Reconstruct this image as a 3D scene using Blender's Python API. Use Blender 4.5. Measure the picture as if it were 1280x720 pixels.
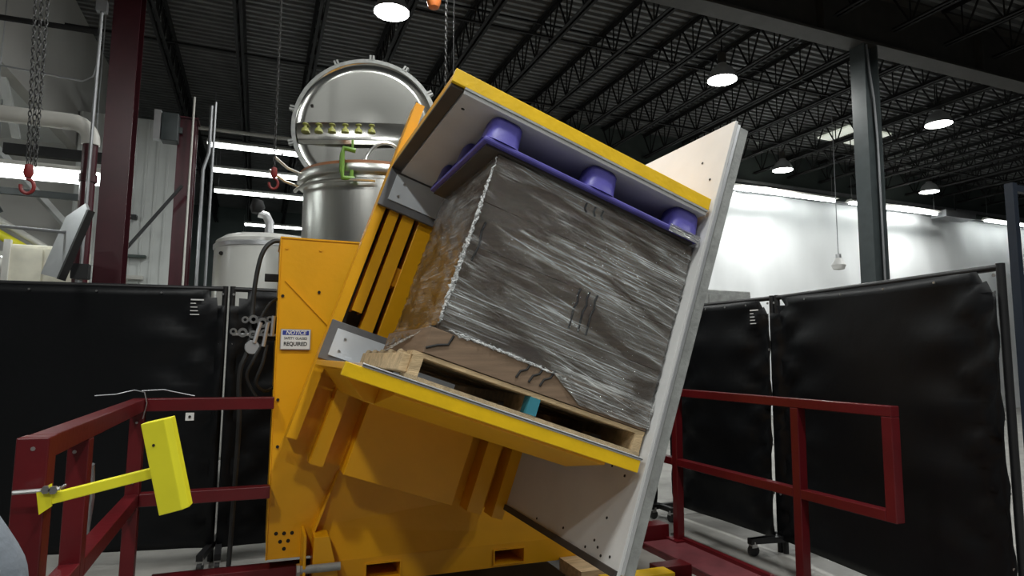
import bpy, math, random
from mathutils import Vector, Matrix, Euler
random.seed(7)
for o in list(bpy.data.objects): bpy.data.objects.remove(o)
scn = bpy.context.scene
COL = scn.collection
R = math.radians

# ------------------------------------------------------------------ camera
F_PX, YAW, PITCH, ROLL = 801.28, R(21.513), R(6.178), R(0.503)
cam = bpy.data.cameras.new('camera'); cam.sensor_width = 36; cam.lens = F_PX/1280*36
cam.clip_start = 0.05; cam.clip_end = 200
co = bpy.data.objects.new('camera', cam); COL.objects.link(co); scn.camera = co
_f = Vector((math.sin(YAW)*math.cos(PITCH), math.cos(YAW)*math.cos(PITCH), math.sin(PITCH)))
_r = Vector((math.cos(YAW), -math.sin(YAW), 0)); _u = _r.cross(_f)
_x = math.cos(ROLL)*_r + math.sin(ROLL)*_u; _y = -math.sin(ROLL)*_r + math.cos(ROLL)*_u
m3 = Matrix((_x, _y, -_f)).transposed(); co.matrix_world = Matrix.Translation((0, 0, 1.41)) @ m3.to_4x4()

# ------------------------------------------------------------------ world, exposure
w = bpy.data.worlds.new('world'); scn.world = w; w.use_nodes = True
w.node_tree.nodes['Background'].inputs[0].default_value = (0.60, 0.64, 0.66, 1)
w.node_tree.nodes['Background'].inputs[1].default_value = 0.035
scn.view_settings.view_transform = 'Standard'; scn.view_settings.look = 'None'
scn.view_settings.gamma = 1; scn.view_settings.use_curve_mapping = False
scn.view_settings.exposure = 0.0
LAMP_W = 88.0          # watts of one high-bay lamp
STRIP_E = 12.0          # emission of the fluorescent tubes

# ------------------------------------------------------------------ materials
MATS = {}
def mat(name, col, rough=0.5, metal=0.0, vary=0.12, scale=6.0, bump=0.0, bscale=60.0, stretch=None, spec=None, coat=0.0, alt=None, emit=0):
    if name in MATS: return MATS[name]
    m = bpy.data.materials.new(name); m.use_nodes = True; nt = m.node_tree; N = nt.nodes; L = nt.links
    b = N['Principled BSDF']; b.inputs['Roughness'].default_value = rough; b.inputs['Metallic'].default_value = metal
    if spec is not None: b.inputs['Specular IOR Level'].default_value = spec
    b.inputs['Coat Weight'].default_value = coat
    tc = N.new('ShaderNodeTexCoord'); mp = N.new('ShaderNodeMapping'); L.new(tc.outputs['Object'], mp.inputs[0])
    if stretch: mp.inputs['Scale'].default_value = stretch
    nz = N.new('ShaderNodeTexNoise'); nz.inputs['Scale'].default_value = scale; nz.inputs['Detail'].default_value = 5
    L.new(mp.outputs[0], nz.inputs['Vector'])
    cr = N.new('ShaderNodeValToRGB'); cr.color_ramp.elements[0].position = .3; cr.color_ramp.elements[1].position = .7
    c2 = alt if alt else tuple(min(1, c*(1+vary)) for c in col)
    c1 = tuple(c*(1-vary) for c in col)
    cr.color_ramp.elements[0].color = (*c1, 1); cr.color_ramp.elements[1].color = (*c2, 1)
    L.new(nz.outputs['Fac'], cr.inputs[0]); L.new(cr.outputs[0], b.inputs['Base Color'])
    if bump:
        n2 = N.new('ShaderNodeTexNoise'); n2.inputs['Scale'].default_value = bscale; n2.inputs['Detail'].default_value = 4
        L.new(mp.outputs[0], n2.inputs['Vector'])
        bp = N.new('ShaderNodeBump'); bp.inputs['Strength'].default_value = bump; bp.inputs['Distance'].default_value = .02
        L.new(n2.outputs['Fac'], bp.inputs['Height']); L.new(bp.outputs[0], b.inputs['Normal'])
    if emit:
        b.inputs['Emission Color'].default_value = (*col, 1); b.inputs['Emission Strength'].default_value = emit
    MATS[name] = m; return m

YEL = mat('machine_yellow', (.85, .405, .006), .38, 0, .07, 3, .05, 30)
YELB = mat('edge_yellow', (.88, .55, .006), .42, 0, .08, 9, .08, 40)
LEMON = mat('lemon_paint', (.86, .80, .03), .40, 0, .05, 8)
RED = mat('rail_red', (.105, .006, .009), .33, 0, .15, 5, .06, 30)
REDD = mat('dusty_red', (.15, .035, .042), .55, 0, .25, 7, .08, 30)
MAROON = mat('column_maroon', (.055, .008, .014), .35, 0, .18, 4)
GREYP = mat('platform_grey', (.15, .15, .155), .55, 0, .12, 12)
DARKRIM = mat('rim_dark', (.050, .042, .036), .6, 0, .15, 10)
LINER = mat('liner_plastic', (.56, .56, .56), .45, 0, .06, 4, .04, 20)
SMALLW = mat('pad_white', (.68, .72, .76), .45, 0, .05, 8)
PANELW = mat('panel_white', (.64, .64, .63), .42, 0, .09, 2.2, .05, 12)
GALV = mat('galvanised', (.36, .37, .36), .55, .3, .18, 14, .15, 50)
STEEL = mat('bolt_steel', (.55, .55, .55), .30, .9, .1, 20)
DARK = mat('dark_hole', (.012, .010, .008), .8)
BLACKV = mat('curtain_vinyl', (.0035, .004, .005), .42, 0, .15, 2, .25, 4, spec=.27)
BLACKM = mat('black_metal', (.010, .010, .011), .45, 0, .2, 10)
RUBBER = mat('rubber', (.018, .018, .018), .6)
WHITEP = mat('white_print', (.75, .75, .75), .5)
BLUEP = mat('pallet_blue', (.080, .070, .33), .48, 0, .15, 9, .08, 30)
WOOD = mat('pallet_wood', (.56, .41, .23), .75, 0, .25, 5, .3, 40, stretch=(1, 6, 6))
WOOD2 = mat('pallet_wood_grey', (.42, .32, .19), .8, 0, .25, 5, .3, 40, stretch=(6, 1, 6))
TEALP = mat('teal_paint', (.035, .21, .27), .6)
CARD = mat('cardboard', (.23, .155, .10), .8, 0, .18, 4, .10, 50, stretch=(1, 1, 14))
INKM = mat('black_marker', (.012, .011, .010), .7)
STAIN = mat('stainless', (.74, .74, .70), .30, 1.0, .05, 4, .03, 8, stretch=(5, 5, .3))
STAINL = mat('stainless_lid', (.66, .66, .62), .16, 1.0, .05, 2.0)
TANKW = mat('tank_white', (.75, .75, .71), .22, 0, .03, 3)
DECK = mat('roof_deck', (.16, .165, .165), .55, 0, .2, 3)
JOISTM = mat('joist_dark', (.0045, .0045, .005), .8, 0, .2, 5)
GIRD = mat('girder_dark', (.040, .038, .034), .6, 0, .2, 5)
COLG = mat('column_greygreen', (.050, .060, .062), .35, 0, .15, 6)
SHEETW = mat('wall_sheeting', (.90, .92, .93), .45, 0, .04, 1.2, .5, 1.1, stretch=(1, 1, .5))
WALLG = mat('wall_light_grey', (.42, .41, .39), .7, 0, .10, .6)
RIBW = mat('ribbed_wall', (.62, .64, .63), .5, 0, .06, 2)
CONC = mat('concrete', (.26, .253, .235), .60, 0, .22, 3.0, .12, 25)
DARKG = mat('far_green_dark', (.075, .095, .09), .7, 0, .2, 1)
PIPEW = mat('pipe_white', (.62, .61, .57), .5, 0, .08, 5)
CREAM = mat('cream_paint', (.75, .72, .60), .5)
ALU = mat('aluminium', (.72, .73, .75), .38, .8, .06, 6)
CONDU = mat('conduit', (.36, .37, .385), .4, .7)
GREENC = mat('green_clamp', (.15, .31, .035), .45)
COPPER = mat('gasket_brown', (.34, .15, .07), .45)
ORANGE = mat('hoist_orange', (.55, .15, .03), .45)
HOOKR = mat('hook_red', (.22, .02, .02), .4)
CHAINM = mat('chain_steel', (.045, .045, .045), .45, .5)
HOODIE = mat('grey_sweatshirt', (.19, .215, .25), .9, 0, .10, 20, .25, 22)
JEANS = mat('dark_trousers', (.03, .035, .05), .9, 0, .15, 20, .4, 120)
SKIN = mat('skin', (.50, .30, .22), .55)
HAIR = mat('hair', (.03, .02, .015), .6)
SHOE = mat('shoe_black', (.015, .015, .015), .5)
TRUSSW = mat('truss_white', (.55, .56, .56), .55)
BLUEU = mat('upright_navy', (.012, .018, .030), .45)
NAVY = mat('sign_blue', (.03, .05, .30), .5)
SIGNW = mat('sign_white', (.78, .78, .76), .5)
def emis(name, col, e):
    m = bpy.data.materials.new(name); m.use_nodes = True; nt = m.node_tree; b = nt.nodes['Principled BSDF']
    b.inputs['Base Color'].default_value = (.8, .8, .8, 1); b.inputs['Emission Color'].default_value = (*col, 1)
    b.inputs['Emission Strength'].default_value = e; return m
LAMPE = emis('lamp_glow', (1, .99, .95), 26)
TUBEE = emis('tube_glow', (.94, 1, .98), STRIP_E)
SKYE = emis('skylight_glow', (.80, .85, .70), .55)

# ------------------------------------------------------------------ mesh helpers
class MB:
    def __init__(s, T=None): s.v = []; s.f = []; s.T = T
    def add(s, vs, fs):
        n = len(s.v)
        for p in vs:
            p = Vector(p); s.v.append(s.T(p) if s.T else p)
        s.f += [tuple(i+n for i in f) for f in fs]; return s
    def box(s, x0, x1, y0, y1, z0, z1):
        return s.add([(x, y, z) for z in (z0, z1) for y in (y0, y1) for x in (x0, x1)],
                     [(0, 2, 3, 1), (4, 5, 7, 6), (0, 1, 5, 4), (2, 6, 7, 3), (0, 4, 6, 2), (1, 3, 7, 5)])
    def prism(s, poly, axis, a, b):
        n = len(poly); vs = []
        for t in (a, b):
            for p, q in poly:
                vs.append({'x': (t, p, q), 'y': (p, t, q), 'z': (p, q, t)}[axis])
        fs = [tuple(range(n-1, -1, -1)), tuple(range(n, 2*n))] + [(i, (i+1) % n, n+(i+1) % n, n+i) for i in range(n)]
        return s.add(vs, fs)
    def tube(s, pts, r, seg=8, cap=True, r2=None):
        pts = [Vector(p) for p in pts]; n = len(pts); rings = []; up = None
        for i, p in enumerate(pts):
            d = (pts[min(i+1, n-1)] - pts[max(i-1, 0)])
            d = d.normalized() if d.length > 1e-9 else Vector((0, 0, 1))
            if up is None: up = Vector((0, 0, 1)) if abs(d.z) < .9 else Vector((1, 0, 0))
            a = d.cross(up)
            if a.length < 1e-6: a = d.orthogonal()
            a.normalize(); c = a.cross(d).normalized(); up = c
            rr = r if r2 is None else r+(r2-r)*i/max(1, n-1)
            if callable(r): rr = r(i/(n-1))
            rings.append([p + rr*(math.cos(2*math.pi*k/seg)*a + math.sin(2*math.pi*k/seg)*c) for k in range(seg)])
        vs = [q for rg in rings for q in rg]; fs = []
        for i in range(n-1):
            for k in range(seg): fs.append((i*seg+k, i*seg+(k+1) % seg, (i+1)*seg+(k+1) % seg, (i+1)*seg+k))
        if cap: fs += [tuple(range(seg-1, -1, -1)), tuple((n-1)*seg+k for k in range(seg))]
        return s.add(vs, fs)
    def cyl(s, p, q, r, seg=16, r2=None): return s.tube([p, q], r, seg, True, r2)
    def lathe(s, prof, cen, axis=(0, 0, 1), seg=32, close=False):
        ax = Vector(axis).normalized(); a = ax.orthogonal().normalized(); c = ax.cross(a); cen = Vector(cen)
        vs = []; fs = []; n = len(prof)
        for rr, h in prof:
            for k in range(seg):
                t = 2*math.pi*k/seg; vs.append(cen + ax*h + rr*(math.cos(t)*a+math.sin(t)*c))
        for i in range(n-1):
            for k in range(seg): fs.append((i*seg+k, i*seg+(k+1) % seg, (i+1)*seg+(k+1) % seg, (i+1)*seg+k))
        return s.add(vs, fs)
    def bar(s, p, q, w, h, up=(0, 0, 1)):
        p = Vector(p); q = Vector(q); d = (q-p).normalized(); up = Vector(up)
        a = d.cross(up)
        if a.length < 1e-5: a = d.cross(Vector((0, 1, 0)))
        a.normalize(); c = a.cross(d).normalized(); vs = []
        for e in (p, q):
            for sx, sy in ((-1, -1), (1, -1), (1, 1), (-1, 1)): vs.append(e + a*sx*w/2 + c*sy*h/2)
        return s.add(vs, [(3, 2, 1, 0), (4, 5, 6, 7), (0, 1, 5, 4), (1, 2, 6, 5), (2, 3, 7, 6), (3, 0, 4, 7)])
    def build(s, name, m, parent=None, smooth=False, bevel=0, kind=None, origin=None):
        me = bpy.data.meshes.new(name)
        o = bpy.data.objects.new(name, me)
        loc = Vector(origin) if origin is not None else Vector((0, 0, 0))
        if parent is not None: base = WLOC.get(parent.name, Vector((0, 0, 0)))
        else: base = Vector((0, 0, 0))
        if origin is None and parent is None and s.v:
            xs = [p.x for p in s.v]; ys = [p.y for p in s.v]; zs = [p.z for p in s.v]
            loc = Vector(((min(xs)+max(xs))/2, (min(ys)+max(ys))/2, min(zs)))
        if origin is None and parent is not None: loc = base
        me.from_pydata([p-loc for p in s.v], [], s.f); me.update()
        fixn(me)
        me.materials.append(m); COL.objects.link(o); o.location = loc-base
        WLOC[o.name] = loc
        if parent is not None: o.parent = parent
        if smooth:
            for p in me.polygons: p.use_smooth = True
            try: me.set_sharp_from_angle(angle=R(40))
            except Exception: pass
        if bevel:
            bm = o.modifiers.new('bevel', 'BEVEL'); bm.width = bevel; bm.segments = 2; bm.limit_method = 'ANGLE'
        if kind: o['kind'] = kind
        return o
WLOC = {}
import bmesh
def fixn(me):
    b = bmesh.new(); b.from_mesh(me); bmesh.ops.recalc_face_normals(b, faces=b.faces); b.to_mesh(me); b.free()
def tag(o, label, cat, group=None):
    o['label'] = label; o['category'] = cat
    if group: o['group'] = group
    return o
def thing(name, label, cat, loc, group=None):
    o = bpy.data.objects.new(name, None); COL.objects.link(o); o.location = loc; o.empty_display_size = .1
    WLOC[o.name] = Vector(loc); return tag(o, label, cat, group)
def struct(o): o['kind'] = 'structure'; return o
def box(name, m, parent, *a, bevel=0, T=None): return MB(T).box(*a).build(name, m, parent, bevel=bevel)
def sharecopy(src, parent, off, name=None):
    """another copy of a built part, shifted in world space, sharing the mesh"""
    c = src.copy(); COL.objects.link(c); c.parent = parent
    wl = WLOC[src.name]+Vector(off); WLOC[c.name] = wl
    c.location = wl - (WLOC[parent.name] if parent else Vector((0, 0, 0))); return c

# ------------------------------------------------------------------ setting: floor, walls, roof
ZD = 6.9
struct(MB().box(-9, 26, -5, 26, -.1, 0).build('floor', CONC))
# far white sheeted wall on the right
ws = MB(); nx, nz = 120, 24; vs = []; fs = []
for i in range(nx+1):
    for k in range(nz+1):
        x = 3.2+(26-3.2)*i/nx; z = 5.75*k/nz
        yy = 12.95 + .035*math.sin(x*3.1+math.sin(z*1.7)*1.3)*math.cos(z*.8+x*.4) + .02*math.sin(x*7.3+z*2.1)
        vs.append((x, yy, z))
for i in range(nx):
    for k in range(nz): a = i*(nz+1)+k; fs.append((a, a+nz+1, a+nz+2, a+1))
n0 = len(vs); vs += [(3.2, 13.15, 0), (26, 13.15, 0), (26, 13.15, 5.75), (3.2, 13.15, 5.75)]; fs.append((n0, n0+1, n0+2, n0+3))
wb = struct(ws.add(vs, fs).build('wall_back', SHEETW, smooth=True))
wu = MB().box(3.2, 26, 13.0, 13.2, 5.75, 6.9).build('wall_upper_back', DARKG); struct(wu)
struct(MB().box(3.2, 26, 12.88, 13.0, 5.72, 5.80).build('trim_1', CONDU))
struct(MB().box(3.2, 26, 12.90, 13.0, 5.98, 6.05).build('trim_2', CONDU))
# far dim wall of the deeper bay
struct(MB().box(-9, 3.2, 25.8, 26, 0, 6.9).build('wall_far', DARKG))
struct(MB().box(3.1, 3.2, 13.2, 26, 0, 6.9).build('wall_side', DARKG))
# left wall: upper light grey part over an open bay
struct(MB().box(-3.05, -2.90, 2.0, 14.2, 4.75, 6.9).build('wall_left', WALLG))
struct(MB().box(-9, -2.9, 12.3, 12.45, 0, 4.9).build('wall_bay_back', WALLG))
struct(MB().box(-9, -8.9, 2, 12.3, 0, 4.9).build('wall_bay_left', WALLG))
struct(MB().box(-9, -3.05, 2, 12.4, 4.85, 4.95).build('ceiling_bay', RIBW))
# ribbed panel wall between the maroon columns
rp = MB(); x = -3.15
rp.box(-2.88, -1.42, 12.0, 12.1, 0, 5.35)
for k in range(9):
    rp.box(-2.86+k*.16, -2.83+k*.16, 11.98, 12.0, 0, 5.35)
struct(rp.build('wall_ribbed', RIBW))
# roof deck with trapezoid ribs running in X
dk = MB(); P = .15; y = -5.0; prof = []
while y < 26:
    prof += [(y, ZD), (y+.060, ZD), (y+.070, ZD+.075), (y+.140, ZD+.075)]; y += P
vs = []; fs = []
for (yy, z) in prof: vs += [(-4, yy, z), (26, yy, z)]
for i in range(len(prof)-1): fs.append((2*i, 2*i+1, 2*i+3, 2*i+2))
ceil = struct(dk.add(vs, fs).build('ceiling', DECK))
# girder on the column line
g = MB(); g.box(-4, 26, 6.36, 6.66, 6.0, 6.035); g.box(-4, 26, 6.36, 6.66, 6.83, 6.865); g.box(-4, 26, 6.50, 6.52, 6.035, 6.83)
for k in range(9):
    xx = -3+k*3.4; g.box(xx, xx+.015, 6.37, 6.65, 6.035, 6.83)
g.build('girder', GIRD, ceil)
def joist(x, y0, y1, proto=None):
    m = MB(); zb, zt = 6.26, 6.84
    for s in (-1, 1):
        m.box(x+s*.012, x+s*.062, y0, y1, zb, zb+.008); m.box(x+s*.012, x+s*.018, y0, y1, zb, zb+.055)
        m.box(x+s*.012, x+s*.062, y0, y1, zt, zt+.008); m.box(x+s*.012, x+s*.018, y0, y1, zt-.055, zt)
    n = int((y1-y0)/.55); st = (y1-y0)/n
    for i in range(n):
        a = y0+i*st
        m.bar((x, a, zt), (x, a+st/2, zb), .022, .022); m.bar((x, a+st/2, zb), (x, a+st, zt), .022, .022)
        m.bar((x, a+st/2, zb), (x, a+st/2, zt), .016, .016)
    return m.build('joist', JOISTM, ceil, origin=(x, y0, zb))
JX0, JS = -1.62, 1.13
j1 = joist(JX0, 6.66, 12.98); j2 = joist(JX0, -4.6, 6.36)
for k in range(1, 25):
    sharecopy(j1, ceil, (JS*k, 0, 0)); sharecopy(j2, ceil, (JS*k, 0, 0))
j3 = joist(JX0, 13.0, 25.6)
for k in range(1, 5): sharecopy(j3, ceil, (JS*k, 0, 0))
for (yy, zz) in ((8.5, 6.29), (10.9, 6.29), (9.0, 6.78), (3.0, 6.29), (4.8, 6.29), (15.5, 6.29), (18.5, 6.29)):
    MB().bar((-3, yy, zz), (26 if yy < 13 else 3.1, yy, zz), .03, .03).build('bridging', JOISTM, ceil)
MB().box(12.6, 14.0, 10.6, 11.5, 6.84, 6.88).build('skylight', SKYE, ceil)
# conduit and sprinkler pipe under the roof on the left
MB().cyl((-3.1, 12.7, 5.55), (3.0, 12.7, 5.55), .035, 10).build('sprinkler_pipe', PIPEW, ceil)
MB().cyl((-2.9, 7.6, 4.765), (-1.72, 7.6, 4.785), .03, 8).build('roof_conduit', JOISTM, ceil)

# ------------------------------------------------------------------ columns
def hcolumn(name, label, x, y, z1, w, d, m, tf=.018, tw=.014):
    t = thing(name, label, 'column', (x, y, 0))
    b = MB(); b.box(x-w/2, x+w/2, y-d/2, y-d/2+tf, 0, z1); b.box(x-w/2, x+w/2, y+d/2-tf, y+d/2, 0, z1); b.box(x-tw/2, x+tw/2, y-d/2+tf, y+d/2-tf, 0, z1)
    b.build('shaft', m, t)
    MB().box(x-w*.75, x+w*.75, y-d*.75, y+d*.75, 0, .03).build('base_plate', m, t)
    MB().box(x-w*.6, x+w*.6, y-d*.6, y+d*.6, z1-.02, z1).build('cap_plate', m, t)
    return t
c1 = thing('steel_column', 'dark grey-green steel column behind the black screens on the right', 'column', (8.12, 6.51, 0))
b = MB(); b.box(7.97, 7.99, 6.39, 6.63, 0, 6.0); b.box(8.23, 8.25, 6.39, 6.63, 0, 6.0); b.box(7.99, 8.23, 6.50, 6.52, 0, 6.0); b.build('shaft', COLG, c1)
MB().tube([(8.19, 6.42, .2), (8.19, 6.42, 4.6), (8.16, 6.42, 5.2), (8.10, 6.42, 5.6), (8.06, 6.42, 6.0)], .016, 8).build('conduit', CONDU, c1, smooth=True)
MB().box(8.22, 8.32, 6.31, 6.39, 2.05, 2.2).build('junction_box', COLG, c1)
hcolumn('steel_column', 'broad maroon steel column left of the ribbed white wall', -1.525, 8.0, 6.85, .26, .30, MAROON)
hcolumn('steel_column', 'maroon steel column right of the ribbed white wall', -1.03, 9.6, 4.62, .22, .26, MAROON)
# ------------------------------------------------------------------ things on the left columns
t = thing('downpipe', 'maroon downpipe with white insulated elbow beside the broad maroon column', 'pipe', (-1.76, 7.78, 0))
MB().cyl((-1.745, 7.76, 0), (-1.745, 7.76, 3.66), .07, 14).build('pipe_run', MAROON, t, smooth=True)
pts = [(-2.88, 7.76, 3.83)] + [(-1.93+.185*math.sin(a), 7.76, 3.645+.185*math.cos(a)) for a in [R(k*15) for k in range(7)]] + [(-1.745, 7.76, 3.60)]
MB().tube(pts, .085, 14).build('insulated_elbow', PIPEW, t, smooth=True)
for z in (2.2, 3.2): MB().cyl((-1.745, 7.76, z), (-1.745, 7.76, z+.08), .085, 14).build('coupling', MAROON, t, smooth=True)
t = thing('conduit_run', 'thin grey conduit with switch box running up the broad maroon column', 'conduit', (-1.70, 7.66, 0))
MB().cyl((-1.71, 7.62, 0), (-1.71, 7.62, 6.6), .016, 8).build('conduit', CONDU, t, smooth=True)
MB().box(-1.76, -1.66, 7.58, 7.66, 5.02, 5.14).build('switch_box', CONDU, t)
MB().tube([(-1.71, 7.62, 4.45), (-1.74, 7.62, 4.30), (-1.83, 7.62, 4.235), (-2.85, 7.62, 4.30)], .01, 8).build('side_conduit', CONDU, t, smooth=True)
t = thing('conduit_run', 'pair of bright vertical conduits beside the narrower maroon column', 'conduit', (-.78, 9.4, 0))
MB().tube([(-.80, 9.4, .3), (-.80, 9.4, 3.9), (-.74, 9.4, 4.15), (-.74, 9.4, 4.8)], .022, 8).build('conduit', CONDU, t, smooth=True)
MB().cyl((-.70, 9.5, 0), (-.70, 9.5, 4.9), .018, 8).build('conduit', CONDU, t, smooth=True)
MB().cyl((-.96, 9.42, 1.2), (-.96, 9.42, 4.9), .014, 8).build('conduit', PIPEW, t, smooth=True)
t = thing('wall_speaker', 'small grey box unit mounted high between wall and maroon column', 'wall unit', (-1.35, 9.4, 4.35))
MB().box(-1.32, -1.12, 9.3, 9.5, 4.22, 4.6).build('housing', COLG, t, bevel=.01)
MB().box(-1.41, -1.33, 9.3, 9.4, 4.22, 4.62).build('side_plate', ALU, t)
MB().box(-1.12, -1.08, 9.38, 9.44, 4.36, 4.44).build('mount', COLG, t)
tag(MB().bar((-3.41, 9.2, 0.0), (-1.02, 9.2, 3.6), .035, .035).build('brace_rod', BLACKM), 'dark diagonal brace rod crossing the ribbed white wall', 'brace')
t = thing('wall_rail', 'two short dark wall brackets on the ribbed white wall', 'bracket', (-1.9, 11.9, 3.1))
MB().box(-2.1, -1.95, 11.85, 11.98, 3.62, 3.68).build('bracket', BLACKM, t); MB().box(-2.1, -1.78, 11.85, 11.98, 2.98, 3.02).build('bracket', DARKG, t)
MB().box(-2.1, -1.8, 11.85, 11.98, 2.62, 2.68).build('bracket', PIPEW, t)

# ------------------------------------------------------------------ chains, hooks, hoist
def chain_mesh(p, q, r=.020, wire=.0055, sag=0):
    p = Vector(p); q = Vector(q); L = (q-p).length; st = r*2.6; n = int(L/st); d = (q-p)/n; m = MB()
    D = d.normalized(); a0 = D.orthogonal().normalized(); b0 = D.cross(a0)
    for i in range(n):
        c = p + d*(i+.5); a = a0 if i % 2 else b0; ring = []
        for k in range(9):
            t = 2*math.pi*k/8; ring.append(c + a*math.cos(t)*r*.72 + D*math.sin(t)*r*1.62)
        m.tube(ring, wire, 4, cap=False)
    return m
def hook(parent, p, s, m):
    x, y, z = p
    MB().lathe([(0, .03*s), (.022*s, .02*s), (.028*s, -.03*s), (.018*s, -.06*s), (0, -.06*s)], p, seg=12).build('swivel', m, parent, smooth=True)
    pts = [(x, y, z-.05*s)]+[(x+.035*s*math.sin(a), y, z-.115*s+.045*s*math.cos(a)) for a in [R(k) for k in range(0, 285, 20)]]
    MB().tube(pts, .011*s, 8).build('hook', m, parent, smooth=True)
t = thing('chain_hoist', 'three-strand hanging hoist chain with red hook at far left', 'hoist', (-1.31, 4.5, 2.3))
for k, (xt, xb, rr) in enumerate(((-1.435, -1.330, .0125), (-1.385, -1.312, .015), (-1.325, -1.297, .0125))):
    chain_mesh((xb+.01, 4.5+.01*k, 2.52), (xt, 4.5+.01*k, 5.7), rr, .0036).build('chain', CHAINM, t, kind='stuff')
MB().box(-1.45, -1.2, 4.4, 4.62, 5.7, 5.95).build('hoist_body', ORANGE, t, bevel=.02); MB().cyl((-1.33, 4.5, 5.95), (-1.33, 4.5, 6.9), .015).build('hanger', BLACKM, t)
hook(t, (-1.312, 4.5, 2.50), .95, HOOKR)
t = thing('chain_hoist', 'single hanging chain with red hook in front of the steel vessel', 'hoist', (.05, 5.6, 2.8))
chain_mesh((.056, 5.6, 2.98), (.036, 5.6, 6.2), .013, .004).build('chain', CHAINM, t, kind='stuff')
MB().box(-.08, .14, 5.5, 5.7, 6.2, 6.45).build('hoist_body', ORANGE, t, bevel=.02); MB().cyl((.03, 5.6, 6.45), (.03, 5.6, 6.9), .015).build('hanger', BLACKM, t)
hook(t, (.058, 5.6, 2.95), 1.0, HOOKR)
t = thing('chain_hoist', 'chain with orange hook block hanging behind the tilted top platform', 'hoist', (1.51, 5.6, 3.4))
chain_mesh((1.525, 5.6, 3.4), (1.50, 5.6, 6.2), .014, .0042).build('chain', CHAINM, t, kind='stuff')
MB().lathe([(0, -.07), (.05, -.06), (.07, 0), (.06, .06), (.03, .1), (0, .1)], (1.39, 5.6, 4.74), seg=14).build('hook_block', ORANGE, t, smooth=True)
MB().cyl((1.39, 5.6, 4.84), (1.39, 5.6, 6.2), .008, 6).build('cable', BLACKM, t)
MB().cyl((1.60, 5.6, 3.4), (1.575, 5.6, 6.2), .005, 6).build('control_cable', BLACKM, t)
MB().box(1.28, 1.66, 5.48, 5.72, 6.2, 6.5).build('hoist_body', ORANGE, t, bevel=.02); MB().cyl((1.45, 5.6, 6.5), (1.45, 5.6, 6.9), .015).build('hanger', BLACKM, t)

# ------------------------------------------------------------------ high-bay lamps
lampdesc = {(1.46, 8.2): 'glowing high-bay lamp nearest the steel vessel lid', (6.94, 8.2): 'glowing high-bay lamp above the tilted white panel',
            (12.15, 8.2): 'glowing high-bay lamp right of the grey-green column, under the girder', (11.7, 11.75): 'glowing high-bay lamp low over the white wall, left of the column',
            (16.86, 11.75): 'glowing high-bay lamp low over the white wall, right of the column'}
def highbay(x, y, label, group=None):
    t = thing('high_bay_lamp', label, 'lamp', (x, y, 6.0), group)
    MB().lathe([(.235, 0), (.225, .06), (.17, .18), (.10, .24), (.075, .26), (.075, .28), (0, .28)], (x, y, 6.0), seg=28).build('reflector', ALU, t, smooth=True)
    MB().lathe([(0, -.01), (.12, -.008), (.20, .0), (.228, .008), (.228, .02), (0, .02)], (x, y, 5.995), seg=28).build('lens', LAMPE, t, smooth=True)
    MB().cyl((x, y, 6.28), (x, y, 6.46), .07, 14).build('ballast', GIRD, t, smooth=True)
    MB().cyl((x, y, 6.46), (x, y, 6.9), .012, 6).build('hanger', BLACKM, t)
    l = bpy.data.lights.new('high_bay_light', 'AREA'); l.shape = 'DISK'; l.size = .44; l.energy = LAMP_W; l.color = (.98, 1, .97); l.spread = R(170)
    lo = bpy.data.objects.new('high_bay_light', l); COL.objects.link(lo); lo.parent = t; lo.location = (0, 0, -.03)
for (x, y), lb in lampdesc.items(): highbay(x, y, lb)
for (x, y) in ((1.46, 4.63), (6.94, 4.63), (1.46, 1.06), (6.94, 1.06), (-2.2, 1.06), (1.46, -2.5), (6.94, -2.5), (-2.2, -2.5)):
    highbay(x, y, 'high-bay lamp hanging overhead, out of the picture', 'overhead lamps out of the picture')

# ------------------------------------------------------------------ fluorescent strips
def strip(x0, x1, y, z, label, w=.10, hang=True, ztop=6.3, fat=.018):
    t = thing('fluorescent_strip', label, 'light', ((x0+x1)/2, y, z))
    MB().prism([(y-w, z+.03), (y-w*.4, z+.09), (y+w*.4, z+.09), (y+w, z+.03), (y+w, z+.022), (y-w, z+.022)], 'x', x0, x1).build('housing', PIPEW, t)
    n = max(1, round((x1-x0)/1.25)); st = (x1-x0)/n
    for i in range(n):
        MB().cyl((x0+i*st+.02, y, z), (x0+(i+1)*st-.02, y, z), fat, 8).build('tube', TUBEE, t, smooth=True)
    if hang:
        for xx in (x0+.1, x1-.1): MB().cyl((xx, y, z+.09), (xx, y, ztop), .006, 6).build('hanger', CONDU, t)
strip(-2.86, -1.72, 8.3, 3.39, 'broad bright fluorescent strip left of the broad maroon column', .16, True, 6.8, .095)
for k, (yy, zz) in enumerate(((12.8, 5.29), (14.6, 5.3), (16.5, 5.3))):
    strip(-1.05-.05*k, 2.9, yy, zz, ['topmost of the long fluorescent strips left of the vessel', 'second of the long fluorescent strips left of the vessel', 'third of the long fluorescent strips left of the vessel'][k], .12, True, 6.3, .045)
for k, (yy, x0) in enumerate(((20.5, -.55), (22.3, -.65), (24.0, -.75))):
    strip(x0, 2.9, yy, 5.3, ['highest of three short far fluorescent strips by the white tank', 'middle of three short far fluorescent strips by the white tank', 'lowest of three short far fluorescent strips by the white tank'][k], .12, True, 6.3, .04)
for k, (x0, x1) in enumerate(((9.2, 14.0), (14.5, 17.9), (20.0, 23.6))):
    strip(x0, x1, 12.30, 5.60, ['fluorescent strip along the white wall nearest the tilted panel', 'fluorescent strip along the white wall reaching the grey-green column', 'fluorescent strip along the white wall at the far right'][k], .14, True, 6.3, .05)
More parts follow.
